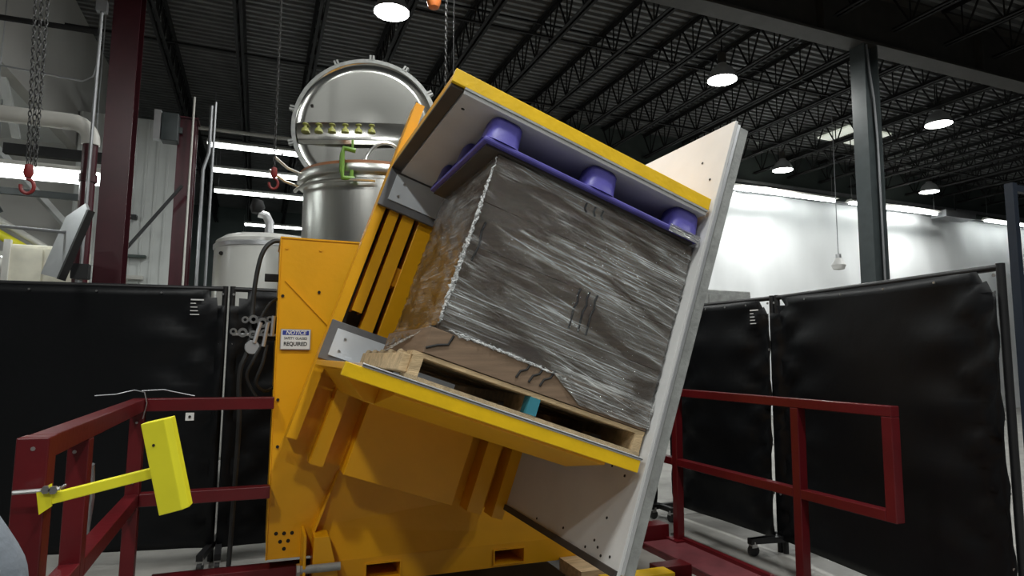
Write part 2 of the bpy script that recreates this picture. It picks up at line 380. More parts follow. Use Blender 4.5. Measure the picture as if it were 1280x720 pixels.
for k, xx in enumerate((-7.5, -5.5)): strip(xx, xx+1.6, 8.0, 4.3, ['fluorescent strip deep in the open bay, out of the picture', 'fluorescent strip in the open bay just out of the picture'][k], .14, True, 4.85, .11)  # two unseen strips added to brighten the open bay
t = thing('wall_fixture', 'flat grey fixture between two fluorescent strips on the white wall', 'fixture', (19.0, 12.5, 5.55))
MB().box(18.3, 19.6, 12.3, 12.75, 5.58, 5.78).build('housing', CONDU, t); MB().cyl((19, 12.5, 5.78), (19, 12.5, 6.3), .02).build('hanger', BLACKM, t)
t = thing('pendant', 'small white pendant hanging on a wire against the white wall', 'pendant', (10.26, 9, 3.2))
MB().cyl((10.26, 9, 3.36), (10.26, 9, 6.9), .008, 6).build('wire', CONDU, t)
MB().lathe([(0, -.17), (.10, -.15), (.13, -.07), (.09, 0), (.06, .06), (0, .08)], (10.26, 9, 3.29), seg=16).build('shade', SIGNW, t, smooth=True)
MB().cyl((10.26, 9, 3.36), (10.26, 9, 3.43), .05, 12).build('socket', ALU, t, smooth=True)

# ------------------------------------------------------------------ open bay at far left: trusses, pipes, cabinet, hatch
def brace(p, q, w, h, m, label, cat='brace', name='roof_brace'):
    return tag(MB().bar(p, q, w, h).build(name, m), label, cat)
brace((-3.05, 8.9, 6.15), (-3.05, 10.6, 4.75), .09, .05, TRUSSW, 'upper light diagonal brace on the grey left wall')
brace((-3.05, 8.6, 5.35), (-3.05, 9.9, 4.2), .09, .05, TRUSSW, 'lower light diagonal brace on the grey left wall behind the chains')
brace((-4.6, 9.5, 4.75), (-3.35, 10.6, 3.15), .10, .08, TRUSSW, 'light diagonal brace under the bay roof left of the hatch')
brace((-3.9, 10.5, 4.7), (-2.75, 11.4, 3.3), .10, .08, TRUSSW, 'light diagonal brace under the bay roof right of the hatch')
brace((-5.6, 10.9, 3.3), (-3.9, 10.9, 4.6), .07, .07, COLG, 'dark diagonal truss member at the far left of the bay')
brace((-4.2, 11.0, 4.6), (-3.5, 11.0, 3.4), .07, .07, COLG, 'dark diagonal truss member above the hatch')
brace((-7.0, 10.8, 3.72), (-2.4, 10.8, 3.66), .07, .09, COLG, 'dark horizontal truss chord across the open bay')
tag(MB().cyl((-4.2, 9.8, 3.55), (-2.55, 10.4, 2.55), .06, 12).build('yellow_pipe', LEMON, smooth=True), 'sloping yellow pipe in the open bay at far left', 'pipe')
tag(MB().cyl((-4.1, 9.2, 3.05), (-2.5, 9.6, 2.25), .085, 12).build('white_pipe', PIPEW, smooth=True), 'sloping white pipe below the yellow pipe at far left', 'pipe')
tag(MB().cyl((-4.2, 9.9, 3.75), (-2.45, 10.4, 2.65), .045, 10).build('white_pipe', PIPEW, smooth=True), 'thin sloping white pipe above the yellow pipe at far left', 'pipe')
brace((-2.88, 9.0, 3.80), (-1.70, 9.0, 3.80), .10, .12, JOISTM, 'dark steel beam above the broad fluorescent strip', 'beam', 'steel_beam')
t = thing('tall_cabinet', 'cream tall cabinet behind the black screen at far left', 'cabinet', (-2.3, 8.8, 0))
MB().box(-2.62, -1.95, 8.6, 9.1, .1, 2.62).build('body', CREAM, t, bevel=.01)
MB().box(-2.60, -2.30, 8.58, 8.6, .15, 2.58).build('door', CREAM, t); MB().box(-2.28, -1.97, 8.58, 8.6, .15, 2.58).build('door', CREAM, t)
MB().box(-2.62, -1.95, 8.62, 9.08, 0, .1).build('plinth', BLACKM, t); MB().box(-2.66, -2.6, 8.55, 8.62, 2.1, 2.66).build('edge_trim', PIPEW, t)
t = thing('ceiling_troffer', 'small bright square ceiling light low at the left edge', 'light', (-3.6, 10.4, 2.9))
MB().box(-3.55, -3.15, 10.3, 10.6, 2.62, 2.68).build('diffuser', TUBEE, t); MB().box(-3.6, -3.1, 10.25, 10.65, 2.68, 2.75).build('housing', PIPEW, t); MB().cyl((-3.4, 10.4, 2.75), (-3.4, 10.4, 4.85), .01, 6).build('hanger', CONDU, t)
# tilted polished hatch plate on a post
t = thing('hatch_panel', 'tilted polished metal hatch plate on a post left of the broad column', 'panel', (-1.62, 7.0, 0))
def Th(p):
    return Vector((-1.70, 7.0, 2.46)) + Matrix.Rotation(R(16), 3, 'Y') @ (Matrix.Rotation(R(-54), 3, 'Z') @ Vector(p))
Th2 = Th
MB(Th).prism([(-.20, -.36), (.20, -.36), (.20, .30), (.08, .37), (-.20, .22)], 'y', -.012, .012).build('plate', ALU, t)
MB(Th).box(.18, .22, -.02, .04, -.37, .31).build('frame_edge', BLACKM, t)
MB().cyl((-1.58, 7.0, 0), (-1.58, 7.0, 2.2), .03, 10).build('post', CONDU, t, smooth=True)
MB().box(-1.64, -1.5, 6.95, 7.05, 2.1, 2.24).build('clamp', BLACKM, t)
MB().cyl((-2.3, 7.05, 2.56), (-1.72, 7.05, 2.54), .015, 8).build('stay_rod', CONDU, t)

# ------------------------------------------------------------------ stainless vessel with open lid
VX, VY = .96, 5.95
t = thing('steel_vessel', 'stainless steel process vessel with its round lid swung open', 'vessel', (VX, VY, 0))
MB().lathe([(.05, .55), (.35, .62), (.60, .80), (.645, .95), (.645, 2.90), (.655, 2.90), (.655, 2.93), (.645, 2.93), (.645, 2.94), (.60, 2.94), (.60, 2.2), (0, 2.1)], (VX, VY, 0), seg=64).build('body', STAIN, t, smooth=True)
MB().lathe([(.60, 2.94), (.70, 2.94), (.705, 2.96), (.705, 2.99), (.70, 3.01), (.60, 3.01), (.60, 2.94)], (VX, VY, 0), seg=64).build('rim_flange', STAIN, t, smooth=True)
MB().lathe([(.60, 3.01), (.685, 3.01), (.685, 3.04), (.60, 3.04), (.60, 3.01)], (VX, VY, 0), seg=48).build('gasket', COPPER, t, smooth=True)
for a in (45, 135, 225, 315):
    cx, cy = VX+.5*math.cos(R(a)), VY+.5*math.sin(R(a)); MB().cyl((cx, cy, 0), (cx, cy, .85), .05, 12).build('leg', STAIN, t, smooth=True)
LC = Vector((.94, 6.62, 3.80)); LA = Vector((-.30, -1, .06)).normalized()   # lid centre and the way its inside faces
lid = MB().lathe([(0, -.045), (.25, -.041), (.45, -.030), (.62, -.014), (.70, -.004), (.715, .01), (.735, .01), (.64, -.03), (.46, -.055), (.25, -.062), (0, -.064)], LC, LA, 72).build('lid', STAINL, t, smooth=True)
MB().lathe([(.715, -.02), (.755, -.02), (.76, 0), (.755, .02), (.715, .02), (.715, -.02)], LC, LA, 72).build('lid_rim', GALV, lid, smooth=True)
ea = Vector((1, 0, 0)) - LA*LA.x; ea.normalize(); eb = LA.cross(ea); eb = eb if eb.z > 0 else -eb
for k in range(12):
    a = R(100-28*k+14)
    if math.sin(a) < -.55: continue
    d = math.cos(a)*ea + math.sin(a)*eb; tt = -math.sin(a)*ea+math.cos(a)*eb
    lug = MB()
    for s in (-1, 1): lug.bar(LC+d*.745+tt*s*.016, LC+d*.80+tt*s*.016, .02, .05, LA)
    lug.build('clamp_lug', GALV, lid)
for (a, rr) in ((158, .60), (28, .60)):
    p = LC + rr*(math.cos(R(a))*ea+math.sin(R(a))*eb) - LA*.022
    MB().cyl(p, p+LA*.02, .016, 10).build('vent_hole', DARK, lid)
# reflection in the lid, modelled as a band and a yellow-green knob row
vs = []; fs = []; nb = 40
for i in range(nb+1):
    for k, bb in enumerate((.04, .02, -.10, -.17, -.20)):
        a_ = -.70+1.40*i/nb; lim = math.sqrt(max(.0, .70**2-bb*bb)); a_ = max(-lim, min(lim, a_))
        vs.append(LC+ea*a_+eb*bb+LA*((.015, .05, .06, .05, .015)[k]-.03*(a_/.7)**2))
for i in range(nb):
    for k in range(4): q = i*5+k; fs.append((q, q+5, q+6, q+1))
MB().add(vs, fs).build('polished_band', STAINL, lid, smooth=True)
REFL_KNOB = mat('knob_yellow_green', (.33, .34, .09), .45)
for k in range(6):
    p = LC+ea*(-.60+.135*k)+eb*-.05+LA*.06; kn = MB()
    kn.lathe([(.0, .050), (.030, .046), (.034, .038), (.014, .030), (.016, .005), (.036, -.012), (.042, -.045), (0, -.048)], p, eb, 12).build('clamp_knob', REFL_KNOB, lid, smooth=True)
MB().tube([(.55, 6.55, 3.12), (.45, 6.66, 3.14), (.60, 6.72, 3.10), (1.2, 6.74, 3.10)], .03, 10).build('hinge_bar', STAIN, t, smooth=True)
MB().box(.8, 1.3, 6.55, 6.72, 3.0, 3.22).build('hinge_block', STAIN, t, bevel=.01)
gc = MB(); gc.tube([(.68, 5.31, 3.11), (.585, 5.31, 3.12), (.575, 5.31, 3.06), (.575, 5.31, 2.93), (.585, 5.31, 2.87), (.68, 5.31, 2.87)], .022, 8); gc.cyl((.655, 5.31, 3.11), (.655, 5.31, 3.20), .010, 8); gc.cyl((.655, 5.31, 2.86), (.655, 5.31, 2.94), .016, 8)
gc.build('green_clamp', GREENC, t, smooth=True)
MB().tube([(.28+.62-.66*math.cos(R(a))*1.0, VY-.70*math.sin(R(a)), 2.86) for a in range(5, 95, 10)], .016, 8).build('rim_cable', STAIN, t, smooth=True)
for (dx, dz) in ((-.10, .10), (-.14, -.02)):
    MB().tube([(.30, 5.9, 2.92+dz), (.22+dx*.5, 5.85, 2.95+dz), (.16+dx, 5.82, 3.03+dz)], .014, 8).build('latch_handle', STAIN, t, smooth=True)
MB().tube([(1.02+.2*math.cos(R(a)), 5.75, 3.08+.28*math.sin(R(a))) for a in range(0, 181, 15)], .016, 8).build('hoop_handle', STAIN, t, smooth=True)
MB().cyl((.80, 5.7, 3.14), (1.35, 5.7, 3.12), .028, 12).build('cross_bar', STAIN, t, smooth=True)
# white tank
t = thing('white_tank', 'glossy white round tank behind the black screens', 'tank', (.08, 8.0, 0))
MB().lathe([(0, .3), (.56, .3), (.60, .34), (.60, 2.62), (.585, 2.70), (.50, 2.76), (.25, 2.80), (0, 2.81)], (.08, 8.0, 0), seg=48).build('body', TANKW, t, smooth=True)
MB().lathe([(.60, 2.60), (.612, 2.61), (.612, 2.65), (.60, 2.66)], (.08, 8.0, 0), seg=48).build('rim_band', ALU, t, smooth=True)
MB().cyl((-.42, 7.66, 2.52), (-.425, 7.64, 2.52), .022, 10).build('port', DARK, t)
for a in (45, 135, 225, 315): MB().cyl((.08+.45*math.cos(R(a)), 8+.45*math.sin(R(a)), 0), (.08+.45*math.cos(R(a)), 8+.45*math.sin(R(a)), .32), .04, 10).build('leg', ALU, t)
MB().tube([(.06, 7.9, 2.8), (.06, 7.9, 2.95), (.02, 7.9, 3.03), (-.06, 7.9, 3.05)], .05, 12).build('outlet_elbow', ALU, t, smooth=True)
MB().lathe([(0, .17), (.06, .15), (.085, .07), (.06, 0), (0, 0)], (-.08, 7.9, 3.05), seg=16).build('valve_cap', BLACKM, t, smooth=True)

# ------------------------------------------------------------------ black vinyl screens
SH = 1.90
def screen(p, q, label, labelpos=None, ties=True, cut=True, casters=(True, True), bottom=.10):
    p = Vector((*p, 0)); q = Vector((*q, 0)); L = (q-p).length; d = (q-p)/L; n = Vector((d.y, -d.x, 0))   # n faces the machine side
    t = thing('welding_screen', label, 'screen', (p+q)/2)
    for e in (p, q): MB().cyl(e, e+Vector((0, 0, SH)), .020, 10).build('post', BLACKM, t, smooth=True)
    MB().cyl(p+Vector((0, 0, SH-.02)), q+Vector((0, 0, SH-.02)), .018, 10).build('top_rail', BLACKM, t, smooth=True)
    MB().cyl(p+Vector((0, 0, .12)), q+Vector((0, 0, .12)), .016, 10).build('bottom_rail', BLACKM, t, smooth=True)
    nu, nv = int(L/.055), 32; m = MB(); vs = []; fs = []
    x0, x1, z0, z1 = -.012, L+.012, bottom, SH-.030
    tz = [z0+(z1-z0)*k/5 for k in range(6)]
    rnd = random.Random(label); ph = [rnd.uniform(0, 6) for _ in range(6)]
    for i in range(nu+1):
        for k in range(nv+1):
            s = x0+(x1-x0)*i/nu; z = z0+(z1-z0)*k/nv; dis = 0
            for e in (x0, x1):
                for tzz in tz:
                    dx, dz = abs(s-e), z-tzz; rr = math.hypot(dx, dz)+1e-3
                    an = math.atan2(dz, dx); dis += .026*math.exp(-rr/.32)*math.cos(an*8)*min(1, rr/.1)
            dis += .010*math.sin(s*2.3+ph[0])*math.sin(z*1.9+ph[1]) + .004*math.sin(s*6+z*4+ph[2])
            vs.append(p+d*s+n*(.022+dis)+Vector((0, 0, z)))
    c = .115
    for i in range(nu):
        for k in range(nv):
            s = (x1-x0)*(i+.5)/nu; z = z1-(z0+(z1-z0)*(k+.5)/nv)
            if cut and (min(s, x1-x0-s)+z) < c: continue
            a = i*(nv+1)+k; fs.append((a, a+nv+1, a+nv+2, a+1))
    cu = m.add(vs, fs).build('curtain', BLACKV, t, smooth=True)
    so = cu.modifiers.new('thick', 'SOLIDIFY'); so.thickness = .003
    for e, sg in ((x0+.02, 1), (x1-.02, -1)):
        for tzz in tz[1:]:
            g = p+d*e+n*.034+Vector((0, 0, tzz-.03)); MB().cyl(g, g+n*.006, .009, 8).build('grommet', STEEL, t)
    for j in range(1, 5):
        g = p+d*(L*j/5)+n*.034+Vector((0, 0, z1-.03)); MB().cyl(g, g+n*.006, .007, 8).build('grommet', STEEL, t)
    for e, on in ((p, casters[0]), (q, casters[1])):
        if not on: continue
        MB().bar(e+n*-.30+Vector((0, 0, .105)), e+n*.30+Vector((0, 0, .105)), .04, .04).build('foot', BLACKM, t)
        for s in (-.27, .27):
            w0 = e+n*s
            MB().cyl(w0+d*-.015+Vector((0, 0, .04)), w0+d*.015+Vector((0, 0, .04)), .038, 14).build('caster_wheel', RUBBER, t, smooth=True)
            MB().box(w0.x-.02, w0.x+.02, w0.y-.02, w0.y+.02, .06, .10).build('caster_fork', STEEL, t)
    if labelpos is not None:
        for j in range(5):
            wdt = (.085, .035, .045, .05, .06)[j]; a = p+d*labelpos+n*.045+Vector((0, 0, SH-.105-.026*j))
            MB().bar(a, a+d*wdt, .002, .006 if j else .009).build('printed_line', WHITEP, t)
    return t
screen((-2.25, 5.36), (-.235, 5.02), 'wide black vinyl screen behind the left red railing', 1.83)
screen((-.185, 5.01), (1.58, 5.05), 'black vinyl screen between the yellow frame and steel vessel', None)
screen((1.64, 5.05), (3.40, 5.10), 'black vinyl screen directly behind the tilted white panel', None)
screen((3.60, 5.00), (3.665, 3.84), 'black vinyl screen behind the right railing, farther from camera', .98)
screen((3.67, 3.79), (3.44, 2.06), 'tall wrinkled black vinyl screen filling the right edge', None)
t = thing('steel_locker', 'grey locker whose top shows over the right black screen', 'locker', (4.6, 5.8, 0))
MB().box(4.42, 5.0, 5.55, 6.0, 0, 2.15).build('body', GALV, t, bevel=.01); MB().box(4.44, 4.98, 5.53, 5.55, .1, 2.1).build('door', GALV, t); MB().box(4.9, 4.93, 5.51, 5.53, 1.0, 1.2).build('handle', BLACKM, t)
t = thing('rack_upright', 'dark navy steel rack upright at the far right edge', 'rack', (5.2, 3.0, 0))
MB().box(5.17, 5.22, 2.97, 3.03, 0, 2.74).build('post', BLUEU, t); MB().box(5.50, 5.56, 2.97, 3.03, 0, 2.74).build('post', BLUEU, t)
for z in (.4, 1.2, 2.0, 2.68): MB().box(5.22, 5.50, 2.98, 3.02, z, z+.05).build('rung', BLUEU, t)

# ------------------------------------------------------------------ red guard railing and base frame
LX, TZ, MZ, TW = -.56, 1.18, .70, .065
t = thing('guard_railing', 'dark red guard railing wrapping the left corner of the machine', 'railing', (LX, 3, 0))
h = TW/2
MB().box(LX-.0385, LX+.0385, 2.145, 2.222, 0, TZ).build('post', RED, t, bevel=.004)
MB().box(LX-h, LX+h, 2.655, 2.72, 0, TZ-TW).build('post', RED, t, bevel=.004)
MB().box(LX-h, LX+h, 3.82, 3.885, 0, TZ-TW).build('post', RED, t, bevel=.004)
MB().box(LX-h, LX+h, 2.222, 3.885, TZ-TW, TZ).build('top_rail', RED, t, bevel=.004)
MB().box(LX-h, LX+h, 2.222, 2.655, MZ-TW, MZ).build('mid_rail', RED, t, bevel=.004)
MB().box(LX-h, LX+h, 2.72, 3.82, MZ-TW, MZ).build('mid_rail', RED, t, bevel=.004)
MB().box(LX+h, .10, 3.82, 3.885, TZ-TW, TZ).build('top_rail', RED, t, bevel=.004)
MB().box(LX+h, .10, 3.82, 3.885, MZ-TW, MZ).build('mid_rail', RED, t, bevel=.004)
for (yy, zz) in ((2.19, 1.15), (3.80, 1.06), (3.80, .76), (2.64, 1.08)):
    MB().cyl((LX+.002, yy-.046 if yy < 3 else yy+.02, zz), (LX+.002, yy-.040 if yy < 3 else yy+.01, zz), .006, 8).build('bolt', STEEL, t)
pl = box('switch_plate', SIGNW, t, -.335, -.295, 3.808, 3.819, 1.065, 1.105); MB().cyl((-.315, 3.808, 1.085), (-.315, 3.803, 1.085), .007, 8).build('button', DARK, pl)
MB().tube([(-.75, 3.80, 1.20), (-.66, 3.82, 1.205), (-.58, 3.83, 1.225), (-.53, 3.80, 1.215), (-.515, 3.79, 1.16), (-.53, 3.80, 1.08)], .0028, 6).build('cable_tie', CONDU, t, smooth=True)
MB().tube([(-.55, 3.85, 1.22), (-.45, 3.85, 1.225), (-.30, 3.85, 1.19)], .0028, 6).build('cable_tie', CONDU, t, smooth=True)
MB().box(LX-.08, LX+.08, 2.1, 3.9, 0, .012).build('sole_plate', RED, t)
tag(MB().tube([(-.62, 3.2, .95), (-.63, 3.3, .80), (-.66, 3.4, .62), (-.72, 3.5, .3), (-.74, 3.5, .02)], .009, 8).build('loose_cable', CONDU, smooth=True), 'grey cable drooping behind the left red railing', 'cable')

RX = 3.03
t = thing('guard_railing', 'dark red guard railing with open end on the right side', 'railing', (RX, 3.2, 0))
MB().box(RX-.03, RX+.03, 2.97, 3.03, .05, 1.125).build('post', RED, t, bevel=.004)
MB().box(RX-.03, RX+.03, 4.17, 4.23, .05, 1.125).build('post', RED, t, bevel=.004)
MB().box(RX-.03, RX+.03, 2.36, 4.55, 1.125, 1.18).build('top_rail', RED, t, bevel=.004)
MB().box(RX-.03, RX+.03, 2.42, 2.97, .60, .655).build('mid_rail', RED, t, bevel=.004)
MB().box(RX-.03, RX+.03, 3.03, 4.17, .60, .655).build('mid_rail', RED, t, bevel=.004)
MB().box(RX-.03, RX+.03, 4.23, 4.55, .60, .655).build('mid_rail', RED, t, bevel=.004)
MB().box(RX-.03, RX+.03, 2.36, 2.42, .60, 1.125).build('end_post', RED, t, bevel=.004)
for yy in (3.0, 4.2): MB().box(RX-.07, RX+.07, yy-.07, yy+.07, .05, .062).build('foot_plate', RED, t)

t = thing('base_frame', 'low dark red steel base frame under the yellow machine', 'frame', (1.2, 4.0, 0))
MB().box(2.74, 3.07, 1.6, 4.25, .035, .05).build('flange_plate', REDD, t, bevel=.003); MB().box(2.74, 2.78, 1.6, 4.25, 0, .035).build('flange_web', RED, t); MB().box(3.03, 3.07, 1.6, 4.25, 0, .075).build('flange_web', RED, t)
MB().box(2.2, 3.0, 4.28, 4.42, 0, .15).build('cross_beam', RED, t, bevel=.005)
MB().box(-.47, .62, 3.93, 4.05, .05, .235).build('cross_beam', RED, t, bevel=.005)
MB().box(-.50, -.34, 3.70, 3.93, .06, .215).build('end_plate', RED, t, bevel=.004)
MB().box(1.2, 2.74, 3.35, 3.45, 0, .05).build('cross_beam', RED, t, bevel=.005)
MB().box(2.38, 2.62, 3.50, 3.62, 0, .12).build('stop_block', RED, t, bevel=.005)

# ------------------------------------------------------------------ pallet inverter
A = R(-18.5); CA, SA = math.cos(A), math.sin(A)
def T(p): return Vector((p.x*CA-p.z*SA, p.y, p.x*SA+p.z*CA))      # clamp frame (u, y, v) -> world
inv = thing('pallet_inverter', 'yellow pallet inverter with tilted clamp platforms and white side panel', 'machine', (1.1, 3.9, 0))
sf = MB()
sf.box(.10, 2.12, 3.90, 3.915, .29, 2.085)
st = sf.build('front_plate', YEL, inv, bevel=.002)
MB().box(.10, .115, 3.915, 4.45, .29, 2.085).build('side_plate', YEL, inv); MB().box(2.105, 2.12, 3.915, 4.45, .29, 2.085).build('side_plate', YEL, inv)
MB().box(.094, 2.126, 3.895, 4.45, 2.085, 2.095).build('top_plate', YEL, inv); MB().box(.115, 2.105, 4.44, 4.45, .29, 2.085).build('rear_plate', YEL, inv)
MB().box(.094, .10, 3.893, 3.93, .29, 2.085).build('edge_lip', YEL, inv)
# thin raised strip modelled for a shadow line, and bolts
MB().bar((.13, 3.898, 1.84), (.52, 3.898, 1.44), .006, .012, (0, 1, 0)).build('weld_seam', YEL, st)
for (x, z) in ((.13, 2.03), (.32, 2.03), (.12, 1.75), (.32, 1.78), (.12, 1.16), (.13, .90)): MB().cyl((x, 3.90, z), (x, 3.894, z), .009, 8).build('bolt', DARK if z < 1.8 else YEL, st)
for (x, z) in ((.144, .427), (.186, .425), (.228, .424), (.167, .382), (.209, .383), (.189, .342)):
    MB().cyl((x, 3.90, z), (x, 3.8985, z), .0105, 12).build('vent_hole', DARK, st)
# base with fork pockets
bs = MB(); Y0, Y1 = 3.85, 4.6
for (a, c_) in ((.44, .637), (.83, 1.416), (1.61, 2.05)): bs.box(a, c_, Y0, Y1, .125, .262)
for (a, c_) in ((.637, .83), (1.416, 1.61)): bs.box(a, c_, Y0, Y1, .225, .262); bs.box(a, c_, Y0, Y1, .125, .145)
bs.build('base', YEL, inv)
for (a, c_) in ((.637, .83), (1.416, 1.61)):
    MB().box(a, c_, 4.1, 4.12, .145, .225).build('fork_pocket', DARK, inv)
    k = MB(); k.box(a-.008, a, 3.842, 3.85, .137, .233); k.box(c_, c_+.008, 3.842, 3.85, .137, .233); k.box(a, c_, 3.842, 3.85, .225, .233); k.box(a, c_, 3.842, 3.85, .137, .145); k.build('pocket_frame', YEL, inv)
# apron plate leaning from the front plate to the base, slanted rib and foot
MB().add([(.47, 3.895, .76), (2.05, 3.895, .62), (2.05, 3.852, .262), (.44, 3.852, .262), (.34, 3.885, .45), (.47, 3.90, .76), (2.05, 3.90, .62), (2.05, 3.90, .262), (.44, 3.90, .262), (.34, 3.90, .45)],
         [(0, 1, 2, 3, 4), (9, 8, 7, 6, 5), (0, 5, 6, 1), (1, 6, 7, 2), (2, 7, 8, 3), (3, 8, 9, 4), (4, 9, 5, 0)]).build('apron_plate', YEL, inv)
MB().add([(.462, 3.9, .75), (.474, 3.9, .75), (.342, 3.9, .44), (.330, 3.9, .44), (.462, 3.885, .75), (.474, 3.885, .75), (.342, 3.80, .44), (.330, 3.80, .44)],
         [(0, 1, 2, 3), (7, 6, 5, 4), (0, 4, 5, 1), (1, 5, 6, 2), (2, 6, 7, 3), (3, 7, 4, 0)]).build('slanted_rib', YEL, inv)
ft = MB(); ft.prism([(.330, .44), (.410, .44), (.46, .24), (.50, .05), (.32, .05)], 'y', 3.70, 3.84); ft.build('foot_bracket', YEL, inv, bevel=.004)
MB().box(.275, .290, 3.66, 3.90, .05, .46).build('foot_side', YEL, inv, bevel=.003)
MB().cyl((.25, 3.68, .285), (.47, 3.68, .285), .022, 12).build('foot_pin', GALV, inv, smooth=True)
MB().cyl((.245, 3.68, .285), (.262, 3.68, .285), .034, 6).build('pin_nut', STEEL, inv)
for k in range(4): MB().lathe([(.006, -.012), (.016, -.010), (.018, 0), (.016, .010), (.006, .012)], (.245, 3.68, .22-.035*k), seg=10).build('chain_link', STEEL, inv, smooth=True)
MB().box(1.86, 2.02, 3.55, 3.85, .06, .14).build('outrigger', WOOD, inv); MB().box(1.9, 2.35, 3.30, 3.42, .05, .16).build('outrigger', YELB, inv, bevel=.004)
# hub between frame and rotating head
cx = T(Vector((.5, 0, 1.95)))
MB().cyl((cx.x, 3.80, cx.z), (cx.x, 3.90, cx.z), .42, 40).build('slewing_ring', DARKRIM, inv, smooth=True)
# rotating head: beams, backing, box
hd = MB(T).box(-.158, 1.165, 3.785, 3.80, .90, 1.45).build('head_backing', YEL, inv)
MB(T).box(-.150, .95, 3.775, 3.80, 1.45, 2.90).build('grease_plate', DARKRIM, hd)  # dark plate behind the gaps between the upper beams
def beam(u0, u1, v0, v1, y0=3.63, web=True):
    b = MB(T); b.box(u0, u1, y0, y0+.012, v0, v1)
    if web: b.box(u0, u0+.010, y0+.012, 3.775, v0, v1); b.box(u1-.010, u1, y0+.012, 3.775, v0, v1)
    return b.build('beam', YEL, hd)
beam(-.158, -.103, .985, 3.02); beam(-.077, -.020, 1.73, 2.935); beam(.003, .075, .887, 2.93)
beam(.935, 1.025, .872, 2.95); beam(1.095, 1.165, .875, 2.95)
MB(T).box(.187, .83, 3.605, 3.785, .882, 1.42).build('gear_box', YEL, hd, bevel=.004)
MB(T).box(.105, .88, 3.64, 3.775, 1.42, 2.95).build('mast_plate', YEL, hd, bevel=.004)
MB(T).box(.075, .105, 3.65, 3.775, 1.94, 2.05).build('bridge_block', YEL, hd)
# platforms
def carriage(v0, v1, w0, w1, name):
    c = MB(T).box(-.157, 1.14, 3.60, 3.628, v0, v1).build(name, GREYP, inv, bevel=.003)
    MB(T).box(-.114, 1.10, 3.592, 3.60, w0, w1).build('wear_pad', SMALLW, c, bevel=.001)
    for vv in (w0+.035, w1-.045):
        for uu in (-.07, 1.05): b = MB(T); b.cyl((uu+.012*(vv-w0)/.1, 3.592, vv), (uu+.012*(vv-w0)/.1, 3.588, vv), .008, 10); b.build('bolt', STEEL, c)
    return c
carriage(2.345, 2.588, 2.392, 2.552, 'upper_carriage'); carriage(1.425, 1.645, 1.456, 1.607, 'lower_carriage')
up = MB(T).box(-.157, 1.14, 2.40, 3.60, 2.592, 2.645).build('upper_platform', YEL, inv, bevel=.003)
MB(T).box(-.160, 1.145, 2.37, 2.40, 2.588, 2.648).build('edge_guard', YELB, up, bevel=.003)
MB(T).box(-.157, -.100, 2.385, 3.60, 2.574, 2.592).build('dark_rim', DARKRIM, up, bevel=.002)
MB(T).box(-.098, 1.14, 2.375, 3.592, 2.562, 2.592).build('liner_plate', LINER, up, bevel=.002)
MB(T).box(-.1, 1.14, 2.369, 2.375, 2.580, 2.589).build('liner_edge', GALV, up)
b = MB(T); b.cyl((-.06, 2.50, 2.562), (-.06, 2.50, 2.560), .008, 8); b.build('screw', DARK, up)
lo_ = MB(T).box(-.157, 1.14, 2.40, 3.60, 1.385, 1.413).build('lower_platform', YEL, inv, bevel=.002)
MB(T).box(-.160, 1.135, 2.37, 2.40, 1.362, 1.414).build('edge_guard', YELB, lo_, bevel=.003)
MB(T).box(-.10, 1.14, 2.368, 3.592, 1.414, 1.428).build('liner_plate', ALU, lo_, bevel=.002)
MB(T).box(-.10, 1.14, 2.366, 2.368, 1.420, 1.4225).build('liner_groove', DARK, lo_)
def soffit(u0, u1, ch, name, yf=2.45):
    pr = [(3.60, 1.386), (3.60, 1.292), (2.78, 1.292), (yf, 1.352 if yf < 2.7 else 1.295), (yf, 1.386)]
    vs = [(u0, a, v) if v > 1.38 else (u0+ch*(1.386-v)/.094, a, v) for a, v in pr]+[(u1, a, v) for a, v in pr]
    return MB(T).add(vs, [(4, 3, 2, 1, 0), (5, 6, 7, 8, 9)]+[(i, (i+1) % 5, 5+(i+1) % 5, 5+i) for i in range(5)]).build(name, YEL, lo_, bevel=.002)
soffit(-.115, .06, .13, 'gusset', 2.76); soffit(.06, 1.02, 0, 'soffit_plate')
# side panel
sp = MB(T).box(1.182, 1.250, 2.372, 3.64, .955, 3.06).build('side_panel', GALV, inv, bevel=.003)
MB(T).box(1.162, 1.178, 2.366, 3.645, .945, 3.075).build('face_sheet', PANELW, sp, bevel=.002)
MB(T).box(1.178, 1.182, 2.369, 3.64, .950, 3.065).build('seam', DARK, sp)
MB(T).box(1.178, 1.192, 2.362, 2.372, .955, 3.06).build('edge_strip', ALU, sp)
MB(T).box(1.150, 1.162, 2.37, 3.645, .935, .965).build('bottom_strip', DARKRIM, sp)
for (yy, vv) in ((2.62, 1.36), (2.50, 1.335), (3.2, .985), (2.9, 1.01), (2.6, 1.03), (2.66, .985), (2.52, .985), (2.56, 1.01), (2.45, 1.0), (2.55, 1.14), (2.55, 2.9), (2.45, 2.78)):
    b = MB(T); b.cyl((1.162, yy, vv), (1.159, yy, vv), .006, 8); b.build('screw', DARK, sp)
